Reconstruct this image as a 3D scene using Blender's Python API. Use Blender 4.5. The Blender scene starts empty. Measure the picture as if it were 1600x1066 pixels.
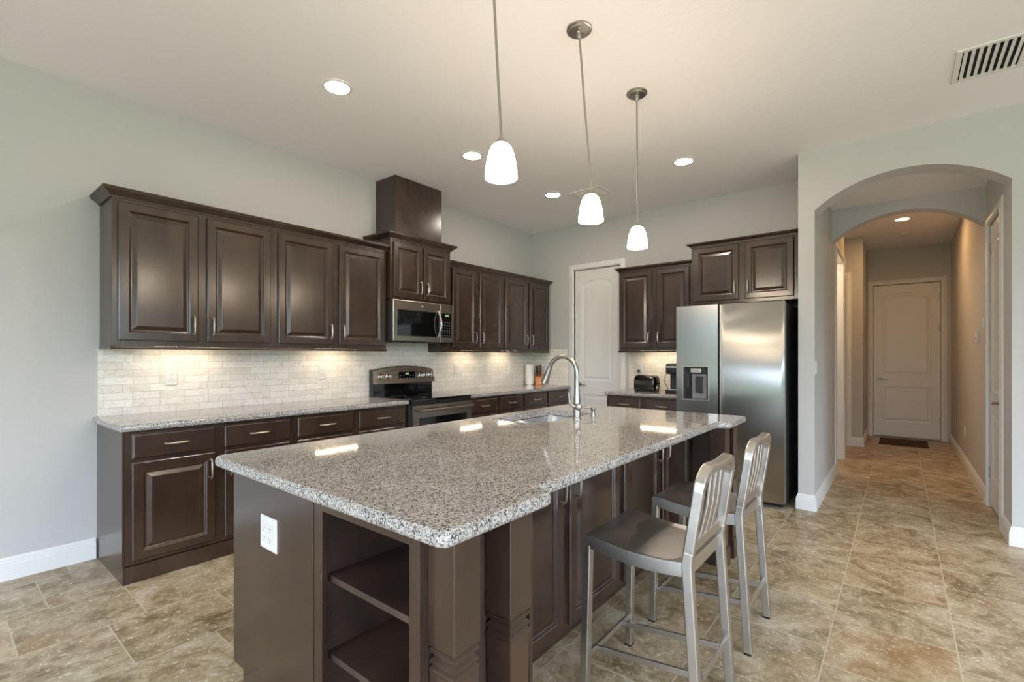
import bpy, bmesh, math, random
from mathutils import Vector, Matrix
random.seed(7)
C = bpy.context.scene.collection
SC = bpy.context.scene
PI = math.pi

# ------------------------------------------------------------------ camera
cam_d = bpy.data.cameras.new('camera')
cam = bpy.data.objects.new('camera', cam_d); C.objects.link(cam)
cam.location = (-5.464, -4.050, 1.305)
cam.rotation_euler = (PI/2, 0, math.radians(38.976-90))
cam_d.sensor_width = 36.0
cam_d.lens = 749.58/1600*36
cam_d.shift_y = 0.01502
cam_d.clip_start = 0.05
SC.camera = cam

# ------------------------------------------------------------------ world, light, exposure
world = bpy.data.worlds.new('World'); SC.world = world; world.use_nodes = True
wn = world.node_tree.nodes; wl = world.node_tree.links
bg = wn['Background']; bg.inputs['Color'].default_value = (0.76, 0.90, 1.12, 1); bg.inputs['Strength'].default_value = 11.5
SC.view_settings.view_transform = 'Standard'
SC.view_settings.look = 'None'
SC.view_settings.gamma = 1.0
SC.view_settings.use_curve_mapping = False
SC.view_settings.exposure = 0.36
SC.cycles.use_denoising = True
SC.cycles.max_bounces = 10
SC.cycles.diffuse_bounces = 6
SC.cycles.sample_clamp_indirect = 3.0
SC.cycles.sample_clamp_direct = 20.0
SC.cycles.use_adaptive_sampling = False

def portal(name, loc, rot, sx, sy):
    l = bpy.data.lights.new(name, 'AREA'); l.shape = 'RECTANGLE'; l.size = sx; l.size_y = sy
    l.cycles.is_portal = True
    o = bpy.data.objects.new(name, l); C.objects.link(o); o.location = loc; o.rotation_euler = rot
portal('back_window_daylight', (-9.55, -4.6, 1.27), (0, -PI/2, 0), 2.5, 6.8)
portal('side_window_daylight', (-5.4, -8.45, 1.27), (PI/2, 0, 0), 5.6, 2.5)

CAN_E, PEND_E, BAR_E, HALL_E = 125.0, 52.0, 25.0, 250.0

# ------------------------------------------------------------------ materials
def srgb(r, g, b):
    f = lambda c: (c/255/12.92) if c/255 <= .04045 else ((c/255+.055)/1.055)**2.4
    return (f(r), f(g), f(b), 1)

def new_mat(name):
    m = bpy.data.materials.new(name); m.use_nodes = True
    nt = m.node_tree; b = nt.nodes['Principled BSDF']
    return m, nt, b

def plain(name, col, rough=.5, metal=0., coat=0., emit=None, es=0., spec=None):
    m, nt, b = new_mat(name)
    b.inputs['Base Color'].default_value = col
    b.inputs['Roughness'].default_value = rough
    b.inputs['Metallic'].default_value = metal
    b.inputs['Coat Weight'].default_value = coat
    if spec is not None: b.inputs['Specular IOR Level'].default_value = spec
    if emit:
        b.inputs['Emission Color'].default_value = emit; b.inputs['Emission Strength'].default_value = es
    return m

def N(nt, t, **kw):
    n = nt.nodes.new(t)
    for k, v in kw.items(): setattr(n, k, v)
    return n
def ramp(nt, stops, interp='LINEAR'):
    r = N(nt, 'ShaderNodeValToRGB'); r.color_ramp.interpolation = interp
    e = r.color_ramp.elements
    while len(e) > 1: e.remove(e[-1])
    e[0].position, e[0].color = stops[0]
    for p, c in stops[1:]:
        x = e.new(p); x.color = c
    return r
def math_n(nt, op, a, b=None):
    n = N(nt, 'ShaderNodeMath', operation=op)
    for i, v in enumerate((a, b)):
        if v is None: continue
        if isinstance(v, (int, float)): n.inputs[i].default_value = v
        else: nt.links.new(v, n.inputs[i])
    return n.outputs[0]
def noise(nt, vec, scale, detail=4, rough=.6, dist=0.):
    n = N(nt, 'ShaderNodeTexNoise'); n.inputs['Scale'].default_value = scale
    n.inputs['Detail'].default_value = detail; n.inputs['Roughness'].default_value = rough
    n.inputs['Distortion'].default_value = dist
    if vec is not None: nt.links.new(vec, n.inputs['Vector'])
    return n
def mixc(nt, fac, a, b, blend='MIX'):
    n = N(nt, 'ShaderNodeMix', data_type='RGBA', blend_type=blend)
    for i, v in ((0, fac), (6, a), (7, b)):
        if isinstance(v, (int, float)): n.inputs[i].default_value = v
        elif isinstance(v, tuple): n.inputs[i].default_value = v
        else: nt.links.new(v, n.inputs[i])
    return n.outputs[2]
def bump(nt, h, strength, dist, bsdf):
    n = N(nt, 'ShaderNodeBump'); n.inputs['Strength'].default_value = strength; n.inputs['Distance'].default_value = dist
    nt.links.new(h, n.inputs['Height']); nt.links.new(n.outputs[0], bsdf.inputs['Normal'])
def coords(nt, scale=(1, 1, 1), rnd=True):
    tc = N(nt, 'ShaderNodeTexCoord'); mp = N(nt, 'ShaderNodeMapping')
    mp.inputs['Scale'].default_value = scale
    nt.links.new(tc.outputs['Object'], mp.inputs['Vector'])
    if rnd:
        oi = N(nt, 'ShaderNodeObjectInfo'); v = N(nt, 'ShaderNodeVectorMath', operation='ADD')
        sc = N(nt, 'ShaderNodeVectorMath', operation='SCALE'); sc.inputs['Scale'].default_value = 20
        cb = N(nt, 'ShaderNodeCombineXYZ')
        for i in range(3): nt.links.new(oi.outputs['Random'], cb.inputs[i])
        nt.links.new(cb.outputs[0], sc.inputs[0]); nt.links.new(mp.outputs[0], v.inputs[0]); nt.links.new(sc.outputs[0], v.inputs[1])
        return v.outputs[0]
    return mp.outputs[0]

def make_wood(name, dark, mid, light, rough=.3, scale=(9, 9, 1.6)):
    m, nt, b = new_mat(name)
    v = coords(nt, scale)
    n1 = noise(nt, v, 1.0, 2, .5)
    v2 = coords(nt, (1, 1, 1)); n2 = noise(nt, v2, 4, 1, .5)
    f = math_n(nt, 'ADD', math_n(nt, 'MULTIPLY', n1.outputs[0], .45), math_n(nt, 'MULTIPLY', n2.outputs[0], .55))
    r = ramp(nt, [(.32, dark), (.5, mid), (.68, light)])
    nt.links.new(f, r.inputs[0]); nt.links.new(r.outputs[0], b.inputs['Base Color'])
    b.inputs['Roughness'].default_value = rough
    b.inputs['Specular IOR Level'].default_value = .75
    return m

M = {}
M['wood'] = make_wood('espresso_maple', srgb(51, 36, 28), srgb(59, 43, 34), srgb(68, 50, 40), .225)
M['wood_in'] = make_wood('espresso_interior', srgb(44, 33, 27), srgb(60, 44, 36), srgb(76, 57, 46), .5)
M['toe'] = plain('toe_kick_shadow_board', srgb(40, 31, 27), .6)
M['nickel'] = plain('satin_nickel', srgb(205, 198, 188), .28, 1.)
M['nickel_dark'] = plain('brushed_nickel', srgb(166, 162, 156), .34, 1.)
M['white_trim'] = plain('semi_gloss_white_paint', srgb(224, 223, 221), .35)
M['white_plastic'] = plain('white_plastic', srgb(216, 215, 212), .35)
M['slot'] = plain('dark_slot', srgb(60, 56, 52), .6)
M['black_glass'] = plain('black_glass', srgb(14, 14, 15), .06, 0, .5)
M['black_plastic'] = plain('black_plastic', srgb(24, 24, 25), .35)
M['dark_grey'] = plain('dark_grey_painted_steel', srgb(48, 47, 47), .45)
M['grey_plastic'] = plain('grey_plastic', srgb(122, 122, 128), .4)
M['vent_white'] = plain('white_enamel', srgb(222, 220, 214), .45)
M['vent_dark'] = plain('duct_black', srgb(22, 22, 22), .9)
M['paper'] = plain('paper_towel', srgb(240, 238, 232), .95)
M['block_wood'] = make_wood('beech', srgb(176, 108, 56), srgb(196, 126, 68), srgb(212, 146, 86), .45)
M['knife_handle'] = plain('knife_handle', srgb(34, 28, 26), .4)
M['chrome'] = plain('chrome', srgb(220, 220, 220), .08, 1.)
M['toaster'] = plain('dark_chrome', srgb(70, 64, 60), .12, 1.)
M['rug'] = None
M['can_glow'] = plain('can_light_lens', srgb(255, 255, 255), .5, emit=(1., .90, .78, 1), es=CAN_E)
M['hall_glow'] = plain('hall_light_lens', srgb(255, 255, 255), .5, emit=(1., .56, .23, 1), es=HALL_E)
M['pend_glow'] = plain('frosted_glass_lit', srgb(255, 252, 240), .4, emit=(1., .81, .60, 1), es=PEND_E)
M['bar_glow'] = plain('led_bar_lens', srgb(255, 255, 255), .5, emit=(1., .80, .56, 1), es=BAR_E)
for k_ in ('can_glow', 'hall_glow', 'pend_glow', 'bar_glow'): M[k_].cycles.emission_sampling = 'FRONT'
M['display'] = plain('clock_display', srgb(10, 12, 10), .2, emit=(.5, .9, .35, 1), es=.6)

def make_wall(name, col, bs=.25, sc=90):
    m, nt, b = new_mat(name)
    b.inputs['Base Color'].default_value = col
    b.inputs['Roughness'].default_value = .75
    v = coords(nt, (1, 1, 1), False); n = noise(nt, v, sc, 3, .6)
    bump(nt, n.outputs[0], bs, .004, b)
    return m
M['wall'] = make_wall('greige_wall_paint', srgb(190, 188, 186), .18)
M['ceiling'] = make_wall('knockdown_ceiling', srgb(238, 236, 237), .5, 38)

def make_floor():
    m, nt, b = new_mat('travertine_porcelain_tile')
    tc = N(nt, 'ShaderNodeTexCoord'); sx = N(nt, 'ShaderNodeSeparateXYZ'); nt.links.new(tc.outputs['Object'], sx.inputs[0])
    X, Y = sx.outputs[0], sx.outputs[1]
    p, q = .4535, .46
    ry = math_n(nt, 'DIVIDE', math_n(nt, 'SUBTRACT', -.165, Y), p)
    row = math_n(nt, 'FLOOR', ry); fy = math_n(nt, 'FRACT', math_n(nt, 'ADD', ry, 100))
    rx = math_n(nt, 'DIVIDE', math_n(nt, 'ADD', math_n(nt, 'ADD', X, 5.04), math_n(nt, 'MULTIPLY', row, .1535)), q)
    col = math_n(nt, 'FLOOR', rx); fx = math_n(nt, 'FRACT', math_n(nt, 'ADD', rx, 100))
    ex = math_n(nt, 'MINIMUM', fx, math_n(nt, 'SUBTRACT', 1, fx)); ey = math_n(nt, 'MINIMUM', fy, math_n(nt, 'SUBTRACT', 1, fy))
    ed = math_n(nt, 'MINIMUM', ex, ey)
    gr = math_n(nt, 'LESS_THAN', ed, .0060)
    cb = N(nt, 'ShaderNodeCombineXYZ'); nt.links.new(col, cb.inputs[0]); nt.links.new(row, cb.inputs[1])
    wn_ = N(nt, 'ShaderNodeTexWhiteNoise', noise_dimensions='3D'); nt.links.new(cb.outputs[0], wn_.inputs['Vector'])
    off = N(nt, 'ShaderNodeVectorMath', operation='SCALE'); nt.links.new(wn_.outputs['Color'], off.inputs[0]); off.inputs['Scale'].default_value = 13
    vv = N(nt, 'ShaderNodeVectorMath', operation='ADD'); nt.links.new(tc.outputs['Object'], vv.inputs[0]); nt.links.new(off.outputs[0], vv.inputs[1])
    n1 = noise(nt, vv.outputs[0], 4.2, 6, .66, .8)
    n2 = noise(nt, vv.outputs[0], 20, 8, .78, 1.2)
    n3 = noise(nt, vv.outputs[0], 48, 4, .7, .5)
    f = math_n(nt, 'ADD', math_n(nt, 'MULTIPLY', n1.outputs[0], .60), math_n(nt, 'MULTIPLY', n2.outputs[0], .40))
    r = ramp(nt, [(.33, srgb(92, 78, 56)), (.42, srgb(136, 120, 92)), (.50, srgb(168, 154, 127)), (.58, srgb(192, 181, 159)), (.68, srgb(216, 209, 196))])
    nt.links.new(f, r.inputs[0])
    tint = ramp(nt, [(0, (.88, .83, .74, 1)), (.5, (1, .98, .95, 1)), (1, (1.0, .91, .79, 1))])
    nt.links.new(wn_.outputs['Value'], tint.inputs[0])
    c1 = mixc(nt, 1.0, r.outputs[0], tint.outputs[0], 'MULTIPLY')
    # rusty patches and pale flecks in the glaze
    n4 = noise(nt, vv.outputs[0], 3.2, 3, .5)
    rm = ramp(nt, [(.52, (0, 0, 0, 1)), (.72, (.55, .55, .55, 1))]); nt.links.new(n4.outputs[0], rm.inputs[0])
    c2 = mixc(nt, rm.outputs[0], c1, srgb(150, 113, 72))
    fl = ramp(nt, [(.55, (0, 0, 0, 1)), (.66, (.75, .75, .75, 1))]); nt.links.new(n3.outputs[0], fl.inputs[0])
    fm = math_n(nt, 'MULTIPLY', fl.outputs[0], math_n(nt, 'GREATER_THAN', n2.outputs[0], .5))
    c3 = mixc(nt, fm, c2, srgb(226, 220, 208))
    c4 = mixc(nt, gr, c3, srgb(194, 183, 162))
    nt.links.new(c4, b.inputs['Base Color'])
    rg = math_n(nt, 'ADD', math_n(nt, 'MULTIPLY', n2.outputs[0], .25), .27)
    nt.links.new(rg, b.inputs['Roughness'])
    h = math_n(nt, 'SUBTRACT', math_n(nt, 'MULTIPLY', n2.outputs[0], .25), gr)
    bump(nt, h, .35, .002, b)
    return m
M['floor'] = make_floor()

def make_granite():
    m, nt, b = new_mat('grey_speckled_granite')
    v = coords(nt, (1, 1, 1), False)
    vo = N(nt, 'ShaderNodeTexVoronoi'); vo.inputs['Scale'].default_value = 290; vo.inputs['Randomness'].default_value = 1
    nz = noise(nt, v, 120, 2, .5); 
    vm = N(nt, 'ShaderNodeVectorMath', operation='MULTIPLY_ADD'); nt.links.new(nz.outputs['Color'], vm.inputs[0])
    vm.inputs[1].default_value = (.006, .006, .006); nt.links.new(v, vm.inputs[2])
    nt.links.new(vm.outputs[0], vo.inputs['Vector'])
    sp = N(nt, 'ShaderNodeSeparateColor'); nt.links.new(vo.outputs['Color'], sp.inputs[0])
    r = ramp(nt, [(0, srgb(68, 66, 66)), (.14, srgb(112, 109, 108)), (.31, srgb(154, 150, 147)), (.48, srgb(184, 177, 171)), (.70, srgb(200, 195, 190)), (.9, srgb(172, 164, 157))], 'CONSTANT')
    nt.links.new(sp.outputs[0], r.inputs[0])
    n2 = noise(nt, v, 9, 3, .5)
    r2 = ramp(nt, [(.35, (.88, .88, .88, 1)), (.65, (1, 1, 1, 1))]); nt.links.new(n2.outputs[0], r2.inputs[0])
    c = mixc(nt, 1.0, r.outputs[0], r2.outputs[0], 'MULTIPLY')
    nt.links.new(c, b.inputs['Base Color'])
    b.inputs['Roughness'].default_value = .055
    b.inputs['Specular IOR Level'].default_value = .55
    return m
M['granite'] = make_granite()

def make_splash():
    m, nt, b = new_mat('marble_subway_tile')
    tc = N(nt, 'ShaderNodeTexCoord'); sx = N(nt, 'ShaderNodeSeparateXYZ'); nt.links.new(tc.outputs['Object'], sx.inputs[0])
    u = math_n(nt, 'ADD', sx.outputs[0], sx.outputs[1])
    cb = N(nt, 'ShaderNodeCombineXYZ'); nt.links.new(u, cb.inputs[0]); nt.links.new(sx.outputs[2], cb.inputs[1])
    br = N(nt, 'ShaderNodeTexBrick'); nt.links.new(cb.outputs[0], br.inputs['Vector'])
    br.inputs['Scale'].default_value = 1; br.inputs['Mortar Size'].default_value = .0014; br.inputs['Mortar Smooth'].default_value = .1
    br.inputs['Brick Width'].default_value = .152; br.inputs['Row Height'].default_value = .0507; br.offset = .37; br.offset_frequency = 3
    br.inputs['Color1'].default_value = srgb(224, 217, 207); br.inputs['Color2'].default_value = srgb(237, 232, 224); br.inputs['Mortar'].default_value = srgb(188, 184, 176)
    v = coords(nt, (1, 1, 1), False)
    n = noise(nt, v, 7, 6, .6, 1.6)
    ve = ramp(nt, [(.47, (1, 1, 1, 1)), (.5, (.86, .85, .84, 1)), (.53, (1, 1, 1, 1))]); nt.links.new(n.outputs[0], ve.inputs[0])
    c = mixc(nt, 1.0, br.outputs['Color'], ve.outputs[0], 'MULTIPLY')
    nt.links.new(c, b.inputs['Base Color'])
    b.inputs['Roughness'].default_value = .28
    bump(nt, math_n(nt, 'SUBTRACT', 1, br.outputs['Fac']), .3, .001, b)
    return m
M['splash'] = make_splash()

def make_steel(name, col, rough, aniso=.75):
    m, nt, b = new_mat(name)
    b.inputs['Base Color'].default_value = col; b.inputs['Metallic'].default_value = 1
    b.inputs['Roughness'].default_value = rough; b.inputs['Anisotropic'].default_value = aniso
    t = N(nt, 'ShaderNodeTangent', direction_type='RADIAL', axis='Z'); nt.links.new(t.outputs[0], b.inputs['Tangent'])
    v = coords(nt, (2, 2, 260)); n = noise(nt, v, 1, 2, .5)
    rr = math_n(nt, 'ADD', math_n(nt, 'MULTIPLY', n.outputs[0], .05), rough-.025); nt.links.new(rr, b.inputs['Roughness'])
    return m
M['steel'] = make_steel('brushed_stainless', srgb(160, 158, 154), .30, .93)
M['steel_warm'] = make_steel('brushed_stainless_range', srgb(166, 156, 144), .26)
M['sink_steel'] = plain('satin_sink_steel', srgb(200, 202, 205), .25, 1.)
def make_alu():
    m, nt, b = new_mat('brushed_aluminium')
    b.inputs['Base Color'].default_value = srgb(196, 192, 187); b.inputs['Metallic'].default_value = 1
    v = coords(nt, (40, 40, 40)); n = noise(nt, v, 1, 3, .6)
    nt.links.new(math_n(nt, 'ADD', math_n(nt, 'MULTIPLY', n.outputs[0], .14), .27), b.inputs['Roughness'])
    return m
M['alu'] = make_alu()
def make_rug():
    m, nt, b = new_mat('brown_mat_pile'); v = coords(nt, (1, 1, 1)); n = noise(nt, v, 160, 2, .6)
    r = ramp(nt, [(.3, srgb(48, 30, 20)), (.7, srgb(82, 54, 38))]); nt.links.new(n.outputs[0], r.inputs[0]); nt.links.new(r.outputs[0], b.inputs['Base Color'])
    b.inputs['Roughness'].default_value = .95; bump(nt, n.outputs[0], .5, .004, b); return m
M['rug'] = make_rug()
def make_green(name, a, c, sc):
    m, nt, b = new_mat(name); v = coords(nt, (1, 1, 1), False); n = noise(nt, v, sc, 5, .65)
    r = ramp(nt, [(.35, a), (.65, c)]); nt.links.new(n.outputs[0], r.inputs[0]); nt.links.new(r.outputs[0], b.inputs['Base Color'])
    b.inputs['Roughness'].default_value = .9; return m
M['lawn'] = make_green('mown_grass', srgb(112, 126, 88), srgb(140, 150, 112), 6)
M['hedge'] = make_green('hedge_leaves', srgb(66, 78, 60), srgb(106, 116, 96), 4)
M['paving'] = plain('patio_pavers', srgb(104, 94, 84), .8)

# ------------------------------------------------------------------ mesh helpers
class MB:
    def __init__(s): s.v = []; s.f = []
    def add(s, vs, fs):
        o = len(s.v); s.v += [tuple(v) for v in vs]; s.f += [tuple(i+o for i in f) for f in fs]; return s
    def box(s, x0, x1, y0, y1, z0, z1):
        x0, x1 = min(x0, x1), max(x0, x1); y0, y1 = min(y0, y1), max(y0, y1); z0, z1 = min(z0, z1), max(z0, z1)
        return s.add([(x0,y0,z0),(x1,y0,z0),(x1,y1,z0),(x0,y1,z0),(x0,y0,z1),(x1,y0,z1),(x1,y1,z1),(x0,y1,z1)],
                     [(0,3,2,1),(4,5,6,7),(0,1,5,4),(1,2,6,5),(2,3,7,6),(3,0,4,7)])
    def loops(s, L, cap0=True, cap1=True, closed=True):
        o = len(s.v); n = len(L[0])
        for l in L: s.v += [tuple(p) for p in l]
        for k in range(len(L)-1):
            for i in range(n if closed else n-1):
                j = (i+1) % n
                s.f.append((o+k*n+i, o+k*n+j, o+(k+1)*n+j, o+(k+1)*n+i))
        if cap0: s.f.append(tuple(o+i for i in reversed(range(n))))
        if cap1: s.f.append(tuple(o+(len(L)-1)*n+i for i in range(n)))
        return s
    def lathe(s, prof, c=(0,0,0), n=32, axis='z', cap=True):
        L = []
        for r, h in prof:
            ring = []
            for i in range(n):
                a = 2*PI*i/n; x, y = r*math.cos(a), r*math.sin(a)
                p = (x, y, h) if axis == 'z' else ((x, h, y) if axis == 'y' else (h, x, y))
                ring.append((c[0]+p[0], c[1]+p[1], c[2]+p[2]))
            L.append(ring)
        return s.loops(L, cap, cap)
    def tube(s, pts, r, n=12, radii=None, flat=1.0):
        pts = [Vector(p) for p in pts]; L = []; up = None
        for i, p in enumerate(pts):
            t = (pts[min(i+1, len(pts)-1)]-pts[max(i-1, 0)]).normalized()
            if up is None:
                up = Vector((0,0,1)) if abs(t.z) < .9 else Vector((0,1,0))
            a = t.cross(up).normalized(); b = a.cross(t).normalized(); up = b
            rr = radii[i] if radii else r
            L.append([p + a*rr*math.cos(2*PI*k/n) + b*rr*flat*math.sin(2*PI*k/n) for k in range(n)])
        return s.loops(L)
    def bar(s, pts, w, d, ref):
        """rectangular bar along pts; ref = direction of the d side"""
        pts = [Vector(p) for p in pts]; ref = Vector(ref).normalized(); L = []
        for i, p in enumerate(pts):
            t0 = (pts[i]-pts[i-1]).normalized() if i else (pts[1]-pts[0]).normalized()
            t1 = (pts[i+1]-pts[i]).normalized() if i < len(pts)-1 else t0
            t = (t0+t1).normalized()
            a = t.cross(ref).normalized(); k = 1/max(.5, math.sqrt(max(.25, (1+t0.dot(t1))/2)))
            b = ref - t*ref.dot(t); b.normalize()
            L.append([p+a*w/2*k+b*d/2, p-a*w/2*k+b*d/2, p-a*w/2*k-b*d/2, p+a*w/2*k-b*d/2])
        return s.loops(L)
    def prism(s, poly, axis, a0, a1):
        """poly: 2-D points; axis the extrusion axis"""
        def P(p, h):
            return {'x': (h, p[0], p[1]), 'y': (p[0], h, p[1]), 'z': (p[0], p[1], h)}[axis]
        return s.loops([[P(p, a0) for p in poly], [P(p, a1) for p in poly]])
    def sweep(s, prof, path, closed=False):
        """prof: (out, z); path: xy polyline; out is to the right of travel"""
        L = []
        for i, p in enumerate(path):
            p = Vector(p)
            d0 = (p-Vector(path[i-1])).normalized() if i else None
            d1 = (Vector(path[i+1])-p).normalized() if i < len(path)-1 else None
            if d0 is None: d0 = d1
            if d1 is None: d1 = d0
            n0 = Vector((d0.y, -d0.x)); n1 = Vector((d1.y, -d1.x))
            m = (n0+n1).normalized(); k = 1/max(.3, m.dot(n0))
            L.append([(p.x+m.x*o*k, p.y+m.y*o*k, z) for o, z in prof])
        return s.loops(L)
    def build(s, name, mat, parent=None, loc=None, rot=None, smooth=False, bevel=0, kind=None, off=None):
        me = bpy.data.meshes.new(name)
        vs = s.v if off is None else [(v[0]-off[0], v[1]-off[1], v[2]-off[2]) for v in s.v]
        me.from_pydata(vs, [], s.f)
        bm = bmesh.new(); bm.from_mesh(me); bmesh.ops.recalc_face_normals(bm, faces=bm.faces); bm.to_mesh(me); bm.free()
        me.materials.append(mat)
        o = bpy.data.objects.new(name, me); C.objects.link(o)
        if parent: o.parent = parent
        if loc: o.location = loc
        if rot is not None: o.rotation_euler = (0, 0, rot)
        if smooth:
            for p in me.polygons: p.use_smooth = True
            me.set_sharp_from_angle(angle=math.radians(38))
        if bevel:
            b = o.modifiers.new('bevel', 'BEVEL'); b.width = bevel; b.segments = 2; b.limit_method = 'ANGLE'; b.angle_limit = math.radians(40)
        if kind: o['kind'] = kind
        return o

def thing(name, label, cat, loc=(0,0,0), rot=0, group=None):
    o = bpy.data.objects.new(name, None); C.objects.link(o)
    o.location = loc; o.rotation_euler = (0, 0, rot); o.empty_display_size = .1
    return tag(o, label, cat, group)
def tag(o, label, cat, group=None):
    o['label'] = label; o['category'] = cat
    if group: o['group'] = group
    return o
def copy_tree(o, parent=None):
    c = o.copy(); C.objects.link(c)
    if parent: c.parent = parent
    for ch in list(o.children): copy_tree(ch, c)
    return c

def fill_holes(outer, holes):
    """triangulated planar face with holes: returns verts2d, tris"""
    bm = bmesh.new(); es = []
    for lp in [outer]+holes:
        vs = [bm.verts.new((p[0], p[1], 0)) for p in lp]
        es += [bm.edges.new((vs[i], vs[(i+1) % len(vs)])) for i in range(len(vs))]
    bmesh.ops.triangle_fill(bm, use_beauty=True, use_dissolve=False, edges=es)
    bm.verts.ensure_lookup_table(); bm.verts.index_update()
    V = [(v.co.x, v.co.y) for v in bm.verts]; F = [tuple(v.index for v in f.verts) for f in bm.faces]
    bm.free(); return V, F

def rrect(x0, x1, y0, y1, r, n=6):
    pts = []
    for cx, cy, a in ((x1-r, y1-r, 0), (x0+r, y1-r, PI/2), (x0+r, y0+r, PI), (x1-r, y0+r, 1.5*PI)):
        for i in range(n+1): pts.append((cx+r*math.cos(a+PI/2*i/n), cy+r*math.sin(a+PI/2*i/n)))
    return pts
def inset_poly(poly, d):
    """offset a CCW polygon inwards by d"""
    n = len(poly); out = []
    for i in range(n):
        p0, p1, p2 = Vector(poly[i-1]), Vector(poly[i]), Vector(poly[(i+1) % n])
        e0 = (p1-p0); e1 = (p2-p1)
        if e0.length < 1e-9: e0 = e1
        if e1.length < 1e-9: e1 = e0
        e0.normalize(); e1.normalize()
        n0 = Vector((-e0.y, e0.x)); n1 = Vector((-e1.y, e1.x)); m = n0+n1
        if m.length < 1e-6: m = n0
        m.normalize(); k = 1/max(.4, m.dot(n0))
        q = p1+m*d*k; out.append((q.x, q.y))
    return out
def round_poly(poly, r, n=5):
    """poly of (x, y, radius or None)"""
    out = []; N_ = len(poly)
    for i in range(N_):
        p = Vector(poly[i][:2]); rad = poly[i][2] if len(poly[i]) > 2 else r
        a = Vector(poly[i-1][:2]); b = Vector(poly[(i+1) % N_][:2])
        u = (a-p).normalized(); v = (b-p).normalized()
        if rad <= 0: out.append((p.x, p.y)); continue
        s0, s1 = p+u*rad, p+v*rad
        for k in range(n+1):
            t = k/n; q = s0*(1-t)**2+p*2*t*(1-t)+s1*t*t; out.append((q.x, q.y))
    return out

# ------------------------------------------------------------------ room shell
H = 3.04
HC = 2.84                      # ceiling between the two arches
def struct(mb, name, mat, **k): return mb.build(name, mat, kind='structure', **k)
XB, YR = -9.6, -8.5            # back wall, right wall of the great room
AX, AX2 = -.72, -.52           # arched wall, front and back face
YL, YH = -3.49, -4.65          # hall side walls

struct(MB().box(XB-.2, 5.2, YR-.2, 1.0, -.1, 0), 'floor', M['floor'])
mb = MB().box(XB-.2, AX2, YR-.2, .15, H, H+.15)
mb.box(AX2, .15, -3.49, .15, H, H+.15).box(.72, 4.7, -4.9, -2.2, H, H+.15)
mb.box(AX2, .62, YH-.1, YL+.1, HC, H)
struct(mb, 'ceiling', M['ceiling'])

struct(MB().box(XB, 0, 0, .12, 0, H), 'wall_left', M['wall'])
# far wall with the pantry door opening
DY0, DY1, DZ = -.69, -1.35, 2.44
mb = MB().box(0, .12, .12, DY0, 0, H).box(0, .12, DY1, -3.37, 0, H).box(0, .12, DY0, DY1, DZ, H).box(.07, .12, DY0, DY1, 0, DZ)  # last box added behind the door to stop outside light leaking round it
struct(mb, 'wall_far', M['wall'])
# alcove wall = left wall of the hall, with an opening further in
mb = MB().box(AX2, .95, -3.37, YL, 0, H).box(.95, 1.9, -3.37, YL, 2.5, H).box(1.9, 2.02, -3.37, YL, 0, H)
struct(mb, 'wall_hall_left', M['wall'])
# arched wall
def arch_pts(y0, y1, zs, zp, n=24):
    w = abs(y1-y0)/2; r = (w*w+(zp-zs)**2)/(2*(zp-zs)); yc = (y0+y1)/2; zc = zp-r
    a0 = math.asin(w/r); return [(yc+r*math.sin(a0-2*a0*i/n), zc+r*math.cos(a0-2*a0*i/n)) for i in range(n+1)]
ap = arch_pts(YL, YH, 2.535, 2.752)
r_ = .02
def arch_header(ap, x0, x1, ztop):
    mb = MB()
    for i in range(len(ap)-1):
        (ya, za), (yb, zb) = ap[i], ap[i+1]
        mb.add([(x0,ya,za),(x0,yb,zb),(x0,yb,ztop),(x0,ya,ztop),(x1,ya,za),(x1,yb,zb),(x1,yb,ztop),(x1,ya,ztop)],
               [(0,1,2,3),(7,6,5,4),(0,4,5,1),(3,2,6,7)])
    return mb
mb = arch_header(ap, AX, AX2, H)
mb.box(AX, AX2, -3.37, YL, 0, H).box(AX, AX2, YH, YR, 0, H)
o = struct(mb, 'wall_arch', M['wall'], smooth=True)
mb = arch_header(arch_pts(YL, YH, 2.505, 2.735), .58, .73, H)
struct(mb, 'wall_inner_arch', M['wall'], smooth=True)
# hall right wall with the door opening
RX0, RX1 = -.30, .40
mb = MB().box(AX2, RX0, YH, YH-.12, 0, H).box(RX1, 4.52, YH, YH-.12, 0, H).box(RX0, RX1, YH, YH-.12, 2.44, H).box(RX0, RX1, YH-.06, YH-.12, 0, 2.44)  # last box is an added light block behind the door leaf
struct(mb, 'wall_hall_right', M['wall'])
FY0, FY1 = -3.71, -4.535
mb = MB().box(4.4, 4.52, -3.51, FY0, 0, H).box(4.4, 4.52, FY1, YH, 0, H).box(4.4, 4.52, FY0, FY1, 2.46, H).box(4.46, 4.52, FY0, FY1, 0, 2.46)  # last box is an added backing that keeps sky light out of the door gaps
struct(mb, 'wall_hall_end', M['wall'])
mb = MB().box(3.1, 3.22, -2.38, -2.62, 0, H).box(3.1, 3.22, -3.42, -3.63, 0, H).box(3.1, 3.22, -2.62, -3.42, 2.46, H).box(3.17, 3.22, -2.62, -3.42, 0, 2.46).box(3.22, 4.4, -3.51, -3.63, 0, H)  # includes an added backing block so no daylight shows around the lobby door
mb.box(2.02, 3.1, -2.38, -2.5, 0, H).box(1.9, 2.02, -2.38, -3.37, 0, H)
struct(mb, 'wall_lobby', M['wall'])
mb = MB().box(.83, .95, -2.4, -3.37, 0, H).box(.95, 1.9, -2.4, -2.52, 0, H)
struct(mb, 'wall_side_room', M['wall'])
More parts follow.
